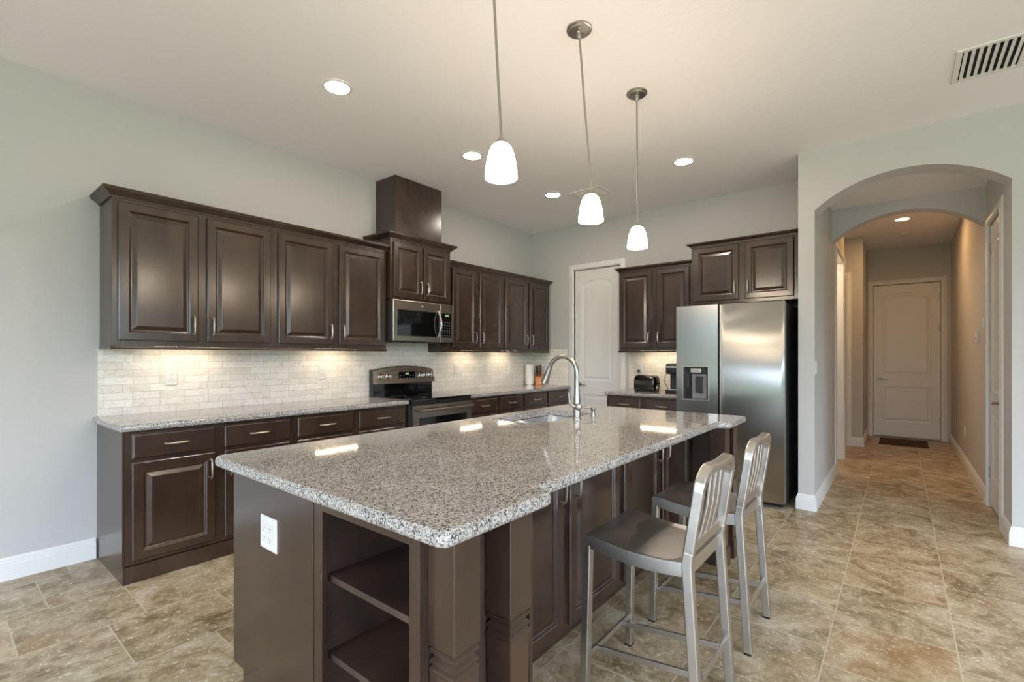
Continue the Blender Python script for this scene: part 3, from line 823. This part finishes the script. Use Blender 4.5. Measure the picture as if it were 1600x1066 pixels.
# ------------------------------------------------------------------ refrigerator
fr = thing('refrigerator', 'large stainless side-by-side refrigerator with ice dispenser in the alcove', 'refrigerator', (-.90, -2.38, 0), -PI/2)
W = .915                              # local: x 0..W, front y=0
MB().box(.006, W-.006, .085, .85, .03, 1.765).build('cabinet', M['dark_grey'], fr, bevel=.004)
MB().box(.02, W-.02, .10, .16, .012, .06).build('toe_grille', M['black_plastic'], fr)
m = MB()
for sx in (.05, W-.05): m.lathe([(.018, 0), (.018, .012), (.008, .014), (.008, .03)], (sx, .13, 0), 16)
m.build('foot', M['black_plastic'], fr, smooth=True)
m = MB()
for sx in (.05, W-.05): m.box(sx-.035, sx+.035, .09, .16, 1.765, 1.787)
m.build('hinge_cover', M['dark_grey'], fr, bevel=.004)
def fridge_door(x0, x1, z0, z1, hole=None):
    n = 18; mb = MB(); t = .078
    def yf(u): return .008*(2*u-1)**2
    def ring(z, e):
        pts = []
        for i in range(n+1):
            u = i/n; x = x0+e+(x1-x0-2*e)*u; pts.append((x, yf(u)+e*.6, z))
        return pts+[(x1-e, t, z), (x0+e, t, z)]
    zs = [z0]+([z0+.006]) + [z1-.006, z1]
    if hole is None:
        mb.loops([ring(z0, .006), ring(z0+.006, 0), ring(z1-.006, 0), ring(z1, .006)])
        return mb
    hx0, hx1, hz0, hz1 = hole
    us = sorted(set([i/n for i in range(n+1)]+[(hx0-x0)/(x1-x0), (hx1-x0)/(x1-x0)]))
    for za, zb, cut in ((z0, hz0, 0), (hz0, hz1, 1), (hz1, z1, 0)):
        for a, b in zip(us[:-1], us[1:]):
            xa, xb = x0+(x1-x0)*a, x0+(x1-x0)*b
            if cut and xa > hx0-1e-6 and xb < hx1+1e-6: continue
            mb.add([(xa, yf(a), za), (xb, yf(b), za), (xb, yf(b), zb), (xa, yf(a), zb)], [(0,1,2,3)])
    k = len(us)
    for z in (z0, z1):
        mb.add([(x0+(x1-x0)*u, yf(u), z) for u in us]+[(x1, t, z), (x0, t, z)], [tuple(range(k+2))])
    mb.add([(x0, yf(0), z0), (x0, yf(0), z1), (x0, t, z1), (x0, t, z0)], [(0,1,2,3)])
    mb.add([(x1, yf(1), z0), (x1, yf(1), z1), (x1, t, z1), (x1, t, z0)], [(0,1,2,3)])
    mb.add([(x0, t, z0), (x1, t, z0), (x1, t, z1), (x0, t, z1)], [(0,1,2,3)])
    # recess walls
    d = .062
    mb.add([(hx0,.004,hz0),(hx1,.004,hz0),(hx1,.004,hz1),(hx0,.004,hz1),(hx0,d,hz0),(hx1,d,hz0),(hx1,d,hz1),(hx0,d,hz1)], [(0,1,5,4),(1,2,6,5),(2,3,7,6),(3,0,4,7)])
    return mb
HX = (.070, .295, .905, 1.205)
ld = fridge_door(.0, .380, .055, 1.778, HX).build('freezer_door', M['steel'], fr, smooth=True)
rd = fridge_door(.412, W, .055, 1.778).build('fridge_door', M['steel'], fr, smooth=True)
MB().box(.380, .384, .012, .075, .06, 1.775).build('handle_grip', M['black_plastic'], ld)
MB().box(.396, .412, .008, .07, .06, 1.775).build('handle_grip', M['nickel'], rd)
hx0, hx1, hz0, hz1 = HX
fm = MB()
for a in ((hx0-.010, hx1+.010, hz0-.012, hz0), (hx0-.010, hx1+.010, hz1, hz1+.008), (hx0-.010, hx0, hz0, hz1), (hx1, hx1+.010, hz0, hz1)): fm.box(a[0], a[1], -.006, .012, a[2], a[3])
fm.build('dispenser_frame', M['nickel'], ld, bevel=.001)
MB().box(hx0+.001, hx1-.001, .054, .061, hz0+.001, hz1-.001).build('dispenser_recess', M['black_plastic'], ld)
MB().box(hx0+.07, hx1-.02, .030, .054, hz0+.002, hz1-.065).build('dispenser_well', M['grey_plastic'], ld, bevel=.006)
MB().box(hx0+.105, hx1-.05, .018, .030, hz0+.06, hz1-.085).build('paddle', M['dark_grey'], ld, bevel=.006)
MB().box(hx0+.065, hx1-.065, .006, .054, hz1-.055, hz1-.012).build('control_head', M['nickel'], ld, bevel=.004)
MB().box(hx0+.004, hx0+.045, .03, .054, hz0+.1, hz1-.07).build('control_strip', M['dark_grey'], ld, bevel=.003)

# ------------------------------------------------------------------ island
IX0, IX1 = -4.68, -2.105          # end faces
IYS, IYB = -1.985, -2.91          # stove side, seat side cabinet face
COLY = -3.215
ig = 'base cabinets on the seating side of the island'
base_cabinet('island base cabinet on the seating side, the one behind the nearer stool', (-4.225, IYB), 0, 1.055, .44, drawers=False, g=ig, m=.03)
base_cabinet('island base cabinet on the seating side, the one behind the farther stool', (-3.17, IYB), 0, 1.05, .44, drawers=False, g=ig, m=.03)
isg = 'base cabinets on the sink side of the island'
base_cabinet('island base cabinet on the sink side, under the sink', (-2.12, IYS), PI, 1.15, .46, drawers=False, g=isg, open_top=True)
base_cabinet('island base cabinet on the sink side, near the outlet end', (-3.275, IYS), PI, 1.384, .46, drawers=True, g=isg)
# near end panel with outlet
m = MB().prism([(-1.998, .10), (-2.085, .10), (-2.085, 0), (-2.606, 0), (-2.606, .8755), (-1.998, .8755)], 'x', IX0, IX0+.018)
tag(m.build('end_panel', M['wood'], bevel=.0015), 'tall dark wood panel with an outlet on the near end of the island', 'panel')
outlet('white double outlet on the near end panel of the island', (IX0-.0005, -2.307, .676), -PI/2, gangs=2)
# open bookcase in the near end
bk = thing('bookcase', 'open dark wood bookcase with two shelves in the near end of the island', 'bookcase', (IX0, -2.612, 0), -PI/2)
bw = .506; bd = .43
m = MB().box(0, .018, .02, bd, .0, .8755).box(bw-.018, bw, .02, bd, .0, .8755).box(.018, bw-.018, bd-.012, bd, .0, .8755).box(.018, bw-.018, .02, bd-.012, .857, .8755).box(.018, bw-.018, .02, bd-.012, .085, .10)
m.build('case', M['wood_in'], bk)
m = MB().box(0, .046, 0, .02, 0, .8755).box(bw-.04, bw, 0, .02, 0, .8755).box(.046, bw-.04, 0, .02, .825, .8755).box(.046, bw-.04, 0, .02, 0, .10)
m.build('face_frame', M['wood'], bk, bevel=.0015)
for z in (.592, .345):
    sh = MB().box(.0185, bw-.0185, .035, bd-.013, z, z+.02).build('shelf', M['wood_in'], bk, bevel=.001)
m = MB()
for z in (.28, .42, .47, .53, .66, .72): m.lathe([(.0038, .018), (.0038, .0192)], (0, .06, z), 10, 'x')
m.build('peg_holes', M['nickel'], bk, smooth=True)
# corner posts
def post(label, x):
    r = thing('island_post', label, 'post', (x, COLY+.047, 0), 0, 'square posts holding the island overhang')
    h = .047
    def ring(s, z): return [(-s, -s, z), (s, -s, z), (s, s, z), (-s, s, z)]
    MB().loops([ring(h, .575), ring(h, .8758)]).build('shaft', M['wood'], r, bevel=.0015)
    MB().loops([ring(h, .575), ring(h-.006, .570), ring(h-.002, .565), ring(h-.002, .558), ring(h-.010, .552), ring(h-.010, .545), ring(h-.003, .538), ring(h-.003, .530), ring(h-.008, .524), ring(h-.003, .519), ring(h-.001, .512), ring(h-.003, .508)]).build('collar', M['wood'], r)
    MB().loops([ring(h-.003, .508), ring(h-.003, .505), ring(h-.008, .12), ring(h+.004, .11), ring(h+.004, .0)]).build('foot', M['wood'], r)
    return r
post('dark square post at the very near corner of the island, beside the bookcase', -4.607)
post('dark square post second from the near corner of the island', -4.392)
post('dark square post at the far end of the island, just before its last post', -2.298)
post('dark square post at the outermost far corner of the island', -2.112-.0)
# panels that return to the posts
m = MB().box(-4.245, -4.228, -3.135, -2.912, 0, .8755).box(-4.245, -4.228, -2.912, -2.612, 0, .8755)
tag(m.build('return_panel', M['wood']), 'dark side panel behind the near posts of the island', 'panel')
m = MB().box(IX1-.012, IX1+.006, -3.118, -1.99, .0, .8755)
tag(m.build('end_panel', M['wood']), 'dark wood panel closing the far end of the island', 'panel')

# worktop with the sink cut-out
SX0, SX1, SY0, SY1 = -3.235, -2.545, -2.425, -2.045
hole = rrect(SX0, SX1, SY0, SY1, .075)
T = -3.272; I_ = -3.205
poly = [(-4.742, -1.945, .05), (-4.742, T, .035), (-4.315, T, .02), (-4.285, I_, .022), (-2.47, I_, .022), (-2.43, T, .02), (-2.055, T, .035), (-2.055, -1.925, .03)]
poly = round_poly(poly, .02, 6)
tag(build_slab(slab(poly, CT0, CT1, hole, .016), 'countertop', M['granite']), 'large grey speckled granite island top with a sink cut-out', 'countertop')

# sink
sk = thing('sink', 'stainless double-bowl undermount sink in the island top', 'sink', ((SX0+SX1)/2, (SY0+SY1)/2, .68))
oz = .68; ox, oy = (SX0+SX1)/2, (SY0+SY1)/2
def bowl(x0, x1, y0, y1, zt, zb, name):
    mb = MB()
    prof = [(-.012, zt), (0, zt), (.004, zt-.01), (.010, zb+.03), (.022, zb+.008), (.045, zb)]
    mb.loops([[(x-ox, y-oy, z-oz) for x, y in rrect(x0+d, x1-d, y0+d, y1-d, .07)] for d, z in prof], False, True)
    o = mb.build(name, M['sink_steel'], sk, smooth=True)
    MB().lathe([(.04, 0), (.042, .002), (.030, .002), (.026, -.001)], ((x0+x1)/2-ox, (y0+y1)/2-oy, zb-oz+.001), 24).build('drain', M['chrome'], o, smooth=True)
xm = (SX0+SX1)/2-.01
bowl(SX0+.004, xm-.012, SY0+.004, SY1-.004, CT0-.002, .69, 'bowl')
bowl(xm+.012, SX1-.004, SY0+.004, SY1-.004, CT0-.002, .69, 'bowl')

# faucet
fx, fy = -2.875, -2.478
fc = thing('faucet', 'brushed nickel pull-down gooseneck faucet behind the sink', 'faucet', (fx, fy, CT1))
MB().lathe([(.028, 0), (.028, .008), (.024, .012), (.023, .05), (.024, .075), (.022, .10), (.018, .15), (.0145, .21), (.0135, .24)], (0, 0, 0), 28).build('body', M['nickel_dark'], fc, smooth=True)
R = .105; pts = [(0, 0, .23), (0, 0, .285)]
for i in range(1, 17):
    a = PI-(PI*.90)*i/16; pts.append((0, R+R*math.cos(a), .285+R*math.sin(a)))
MB().tube(pts, .0135, 16).build('spout', M['nickel_dark'], fc, smooth=True)
e = Vector(pts[-1]); dv = (Vector(pts[-1])-Vector(pts[-2])).normalized()
hp = [e+dv*d for d in (0, .01, .03, .06, .09, .108, .11)]
sh = MB().tube(hp, .015, 18, [.0138, .0155, .016, .0195, .0235, .025, .021]).build('spray_head', M['nickel_dark'], fc, smooth=True)
b_ = hp[3]; MB().box(-.006, .006, b_.y+.014, b_.y+.024, b_.z-.018, b_.z+.014).build('spray_button', M['dark_grey'], sh, bevel=.002)
MB().lathe([(.0, -.033), (.012, -.0325), (.019, -.026), (.021, -.015), (.021, 0)], (-.012, -.012, .085), 20, 'x', cap=False)
k = MB(); k.lathe([(.021, .0), (.022, .016), (.022, .030), (.017, .039), (.006, .043)], (0, 0, 0), 20, 'y')
k.v = [(v[0]*.78+v[1]*-.62-.004, -v[1]*.78-v[0]*.62-.004, v[2]+.078) for v in k.v]
lv = k.build('lever_hub', M['nickel_dark'], fc, smooth=True)
MB().tube([(-.026, -.020, .078), (-.040, .008, .082), (-.034, .030, .105), (-.031, .038, .140), (-.032, .039, .165)], .008, 10, [.008, .008, .009, .008, .005]).build('lever', M['nickel_dark'], lv, smooth=True)

dx, dy = -2.672, -2.478
sd = thing('soap_dispenser', 'small brushed nickel soap dispenser to the right of the faucet', 'soap dispenser', (dx, dy, CT1))
MB().lathe([(.020, 0), (.020, .005), (.014, .010), (.0125, .022), (.014, .035), (.0165, .045), (.0165, .055), (.010, .058)], (0, 0, 0), 22).build('body', M['nickel_dark'], sd, smooth=True)
MB().tube([(0, 0, .050), (-.035, .04, .054), (-.062, .072, .056)], .005, 10, [.006, .0055, .004]).build('nozzle', M['nickel_dark'], sd, smooth=True)

# ------------------------------------------------------------------ stools
def make_stool():
    r = thing('counter_stool', '', 'stool', (0, 0, 0), 0, 'metal stools at the island')
    # seat
    n = 22; w, d = .205, .200; zt = .612
    def top(u, v):      # u,v in -1..1 (v=+1 front, at the island)
        z = zt - .020*max(0, 1-((v+.22)/.95)**2)*(1 if abs(v) < 1.2 else 0)
        e = max(0, 1-u**4)*max(0, 1-((v+.15)/.85)**4)
        z -= .010*e*(1-.75*math.exp(-(u/.22)**2)*max(0, min(1, .5+v)))
        return z
    G = []
    for j in range(n+1):
        v = -1+2*j/n
        for i in range(n+1):
            u = -1+2*i/n; sh = 1-.05*(1-v)/2
            G.append((u*w*sh, v*d, top(u, v)))
    F = [(j*(n+1)+i, j*(n+1)+i+1, (j+1)*(n+1)+i+1, (j+1)*(n+1)+i) for j in range(n) for i in range(n)]
    mb = MB().add(G, F)
    rim = [(0, i) for i in range(n)]+[(j, n) for j in range(n)]+[(n, n-i) for i in range(n)]+[(n-j, 0) for j in range(n)]
    t0 = [G[j*(n+1)+i] for j, i in rim]
    t1 = [(x*1.006, y*1.006, z-.006) for x, y, z in t0]; t2 = [(x*1.006, y*1.006, z-.048) for x, y, z in t0]; t3 = [(x*.95, y*.95, z-.048) for x, y, z in t0]; t4 = [(x*.95, y*.95, z-.012) for x, y, z in t0]
    mb.loops([t0, t1, t2, t3, t4], False, True)
    mb.build('seat', M['alu'], r, smooth=True)
    def cap(leg, x, y):
        MB().box(x-.0185, x+.0185, y-.0145, y+.0145, 0, .006).build('foot_cap', M['black_plastic'], leg)
    for s in (-1, 1):
        l = MB().bar([(s*.197, .200, .005), (s*.190, .188, .575)], .034, .030, (0, 1, 0)).build('leg', M['alu'], r, bevel=.003)
        cap(l, s*.197, .200)
        l = MB().bar([(s*.190, -.232, .005), (s*.186, -.198, .52), (s*.184, -.193, .60), (s*.183, -.198, .64)], .034, .034, (0, 1, 0)).build('leg', M['alu'], r, bevel=.004)
        cap(l, s*.190, -.232)
    # back frame: inverted U, leaning back
    def yb(z): return -.198-.045*((z-.64)/.30)
    pts = [(-.183, yb(.632), .632), (-.183, yb(.72), .72), (-.181, yb(.80), .80)]
    for i in range(0, 9):
        a = PI-(PI/2)*i/8; pts.append((-.106+.075*math.cos(a), yb(.85+.068*math.sin(a)), .85+.068*math.sin(a)))
    pts += [(-.05, yb(.922), .914), (0, yb(.922), .912)]
    pts += [(-x, y, z) for x, y, z in reversed(pts[:-1])]
    MB().bar(pts, .030, .036, (0, 1, .15)).build('back_frame', M['alu'], r, bevel=.005)
    for x in (-.062, 0, .062):
        MB().bar([(x, yb(.655)+.004, .655), (x, yb(.77)-.004, .77), (x, yb(.905), .905)], .036, .012, (0, 1, .15)).build('slat', M['alu'], r, bevel=.004)
    MB().bar([(-.168, -.196, .648), (.168, -.196, .648)], .036, .022, (0, 1, 0)).build('back_rail', M['alu'], r, bevel=.003)
    # low H stretcher
    zs = .135
    MB().bar([(-.185, .196, zs), (.185, .196, zs)], .022, .010, (0, 1, 0)).build('stretcher', M['alu'], r, bevel=.001)
    MB().bar([(-.180, -.221, zs+.05), (.180, -.221, zs+.05)], .022, .010, (0, 1, 0)).build('stretcher', M['alu'], r, bevel=.001)
    for s in (-1, 1):
        MB().bar([(s*.115, .19, zs), (s*.115, -.215, zs+.05)], .012, .022, (0, 0, 1)).build('stretcher', M['alu'], r, bevel=.001)
        MB().lathe([(.006, 0), (.006, .006), (.003, .009)], (s*.115, .202, zs), 10, 'y').build('bolt', M['chrome'], r, smooth=True)
    return r
st = make_stool(); st.location = (-3.635, -3.295, 0); st['label'] = 'brushed aluminium counter stool nearer the camera at the island'
s2 = copy_tree(st); s2.location = (-2.985, -3.300, 0); s2['label'] = 'brushed aluminium counter stool nearer the fridge, behind the other stool'

# ------------------------------------------------------------------ pendants
def pendant(label, top, bottom, zb):
    """tilted rod from canopy to shade"""
    r = thing('pendant_light', label, 'pendant light', (bottom[0], bottom[1], zb), 0, 'glass pendants over the island')
    hs = .140
    out = [(.018, hs), (.030, hs-.004), (.040, hs-.015), (.049, hs-.036), (.057, hs-.066), (.0625, hs-.100), (.0650, .010), (.0655, 0)]
    out += [(.0620, 0), (.0600, .006), (.001, .008)]
    MB().lathe(out, (0, 0, 0), 40).build('shade', M['pend_glow'], r, smooth=True)
    MB().lathe([(.022, hs-.001), (.021, hs+.010), (.012, hs+.020), (.007, hs+.028)], (0, 0, 0), 20).build('shade_cap', M['nickel_dark'], r, smooth=True)
    t = Vector((top[0]-bottom[0], top[1]-bottom[1], H-.022-zb))
    s0 = Vector((0, 0, hs+.02))
    MB().tube([s0, t], .0055, 12).build('rod', M['nickel_dark'], r, smooth=True)
    c = MB().lathe([(.066, -.001), (.066, -.010), (.058, -.012), (.056, -.020), (.020, -.024), (.014, -.030), (.012, -.050), (.007, -.056)], (t.x, t.y, H-zb), 36).build('canopy', M['nickel_dark'], r, smooth=True)
    m = MB()
    for a in (.6, .6+PI): m.lathe([(.006, -.020), (.005, -.028), (.001, -.030)], (t.x+.038*math.cos(a), t.y+.038*math.sin(a), H-zb), 10)
    m.build('canopy_screw', M['nickel'], c, smooth=True)
pendant('frosted glass pendant nearest the camera, leftmost of the three over the island', (-4.022, -2.772), (-3.993, -2.804), 2.02)
pendant('frosted glass pendant in the middle of the three, over the island', (-3.266, -2.729), (-3.227, -2.777), 2.02)
pendant('frosted glass pendant farthest away, nearest the fridge', (-2.494, -2.703), (-2.490, -2.706), 2.02)

# ------------------------------------------------------------------ recessed lights, vents, detector
def can(label, x, y, z=H, glow='can_glow', r=.075):
    t = thing('recessed_light', label, 'ceiling light', (x, y, z), 0, 'recessed ceiling lights')
    MB().lathe([(r+.018, -.001), (r+.018, -.004), (r+.002, -.007), (r, -.004), (r, -.001)], n=36, cap=False).build('trim_ring', M['vent_white'], t, smooth=True)
    MB().lathe([(.001, -.003), (r, -.003), (r, -.0035), (.001, -.005)], n=36).build('lens', M[glow], t, smooth=True)
can('round recessed ceiling light above the leftmost wall cabinets', -3.771, -1.233)
can('round recessed ceiling light in front of the microwave, beside the nearest pendant', -2.461, -1.179)
can('round recessed ceiling light toward the corner, left of the middle pendant', -1.185, -1.153)
can('round recessed ceiling light right of the farthest pendant, before the fridge', -1.191, -2.554)
can('round recessed light in the hall ceiling beyond the arches', 2.35, -4.07, H, 'hall_glow', .07)
def vent(label, x0, x1, y0, y1, n, axis):
    t = thing('ceiling_vent', label, 'vent', ((x0+x1)/2, (y0+y1)/2, H))
    w, d = (x1-x0)/2, (y1-y0)/2; f = .028
    m = MB().box(-w, w, -d, -d+f, -.012, -.001).box(-w, w, d-f, d, -.012, -.001).box(-w, -w+f, -d+f, d-f, -.012, -.001).box(w-f, w, -d+f, d-f, -.012, -.001)
    m.build('frame', M['vent_white'], t, bevel=.003)
    MB().box(-w+f, w-f, -d+f, d-f, -.0025, -.001).build('duct', M['vent_dark'], t)
    for i in range(n):
        k = (i+.5)/n
        if axis == 'x':
            y = -d+f+(2*d-2*f)*k; L = [[(-w+f, y-.008, -.004), (-w+f, y+.010, -.014), (-w+f, y+.011, -.012), (-w+f, y-.006, -.003)]]
            L.append([(w-f, b, c) for a, b, c in L[0]])
        else:
            x = -w+f+(2*w-2*f)*k; L = [[(x-.008, -d+f, -.004), (x+.010, -d+f, -.014), (x+.011, -d+f, -.012), (x-.006, -d+f, -.003)]]
            L.append([(a, d-f, c) for a, b, c in L[0]])
        MB().loops(L).build('slat', M['vent_white'], t)
vent('white slatted air vent in the ceiling at the upper right, before the arch', -1.760, -1.345, -4.615, -4.300, 8, 'x')
vent('small white ceiling vent partly hidden behind the middle pendant', -1.13, -.86, -1.68, -1.33, 5, 'y')
t = thing('smoke_detector', 'round white smoke detector on the hall ceiling', 'smoke detector', (3.25, -4.10, H))
MB().lathe([(.07, -.001), (.07, -.02), (.055, -.035), (.001, -.038)], n=28).build('body', M['vent_white'], t, smooth=True)

# ------------------------------------------------------------------ small things
pt = thing('paper_towel_holder', 'upright paper towel roll on a steel holder in the counter corner', 'paper towel', (-.205, -.105, CT1))
MB().lathe([(.07, 0), (.07, .006), (.064, .010), (.001, .010)], n=28).build('base', M['nickel'], pt, smooth=True)
MB().lathe([(.057, .012), (.058, .016), (.058, .278), (.056, .281), (.02, .281), (.02, .275)], n=32).build('roll', M['paper'], pt, smooth=True)
MB().lathe([(.005, .01), (.005, .295), (.010, .300), (.010, .308), (.004, .314)], n=14).build('rod', M['nickel'], pt, smooth=True)
kb = thing('knife_block', 'orange-brown wooden knife block next to the paper towels', 'knife block', (-.115, -.195, CT1), math.radians(33))
prof = [(-.07, 0), (.07, 0), (.07, .175), (.035, .19), (-.02, .13), (-.07, .10)]
MB().prism([(a, b) for a, b in prof], 'y', -.045, .045).build('block', M['block_wood'], kb, bevel=.004)
kr = math.radians(33)
def local(px, py, pz):
    return (-.115+px*math.cos(kr)-py*math.sin(kr), -.195+px*math.sin(kr)+py*math.cos(kr), CT1+pz)
ks = []
for i, (a, b, z, L) in enumerate(((.012, -.028, .170, .11), (.012, -.009, .170, .115), (.012, .011, .170, .10), (.012, .030, .170, .10), (-.045, -.030, .118, .09), (-.045, -.010, .118, .09), (-.045, .010, .118, .085), (-.045, .030, .118, .085))):
    lc = local(a-.006, b, z+.010)
    t = thing('kitchen_knife', 'black-handled knife standing in the wooden knife block', 'knife', lc, kr, 'knives in the block')
    d = Vector((-.62, 0, .78)).normalized()
    MB().bar([d*.002, d*.02, d*(L*.6), d*L], .020, .013, (0, 1, 0)).build('handle', M['knife_handle'], t, bevel=.003)
    MB().bar([d*-.0, d*.004], .021, .014, (0, 1, 0)).build('bolster', M['chrome'], t)
lc = local(.055, .0, .186)
t = thing('kitchen_scissors', 'kitchen scissors with looped handles standing in the knife block', 'scissors', lc, kr)
m = MB()
for s in (-1, 1):
    m.tube([(s*.012+.012*math.cos(a), 0, .045+.022*math.sin(a)) for a in [2*PI*i/14 for i in range(15)]], .0035, 8)
m.build('handle', M['grey_plastic'], t, smooth=True)
MB().box(-.008, .008, -.002, .002, 0, .025).build('blade', M['chrome'], t)

tr = thing('toaster', 'dark shiny two-slice toaster on the short counter left of the fridge', 'toaster', (-.34, -1.845, CT1), -PI/2)
L = []
for z, e in ((.012, .010), (.02, .002), (.06, 0), (.13, .002), (.160, .008), (.176, .022), (.181, .040)):
    L.append([(x, y, z) for x, y in rrect(-.128+e*.6, .128-e*.6, -.082+e, .082-e, .030)])
MB().loops(L).build('shell', M['toaster'], tr, smooth=True)
MB().box(-.115, .115, -.072, .072, 0, .013).build('base', M['black_plastic'], tr, bevel=.003)
for sy in (-.025, .025): MB().box(-.09, .09, sy-.012, sy+.012, .1805, .182).build('slot', M['slot'], tr)
lv = MB().box(.126, .150, -.018, .018, .085, .10).build('lever', M['black_plastic'], tr, bevel=.004)
MB().lathe([(.016, .126), (.016, .136), (.012, .142)], (0, -.04, .045), 18, 'x').build('dial', M['chrome'], tr, smooth=True)
cf = thing('coffee_maker', 'tall black single-cup coffee maker beside the fridge', 'coffee maker', (-.29, -2.175, CT1), -PI/2)
MB().box(-.085, .085, -.15, .13, 0, .035).build('base', M['black_plastic'], cf, bevel=.008)
MB().box(-.085, .085, -.0, .13, .035, .25).build('column', M['dark_grey'], cf, bevel=.01)
MB().box(-.09, .09, -.13, .13, .20, .315).build('brew_head', M['black_plastic'], cf, bevel=.02)
MB().box(-.0915, .0915, -.1315, .1, .268, .282).build('band', M['chrome'], cf, bevel=.003)
MB().box(-.06, .06, -.14, -.01, .035, .042).build('drip_tray', M['chrome'], cf)
MB().tube([(-.09, .0, .26), (-.12, -.05, .18), (-.135, -.02, .10), (-.125, .05, .03), (-.10, .09, .012), (-.085, .10, .012)], .0035, 8).build('cord', M['black_plastic'], cf, smooth=True)
pl = MB().box(-.030, -.009, -1.625, -1.590, 1.118, 1.142).tube([(-.028, -1.607, 1.12), (-.04, -1.615, 1.08), (-.06, -1.65, 1.0), (-.07, -1.70, .93)], .003, 8)
tag(pl.build('power_plug', M['black_plastic'], smooth=True), 'black plug and cord in the outlet behind the toaster', 'plug')
o = MB().box(3.52, 4.22, -3.80, -4.37, .0005, .010).build('doormat', M['rug'], bevel=.003)
tag(o, 'dark brown doormat in front of the door at the end of the hall', 'doormat')
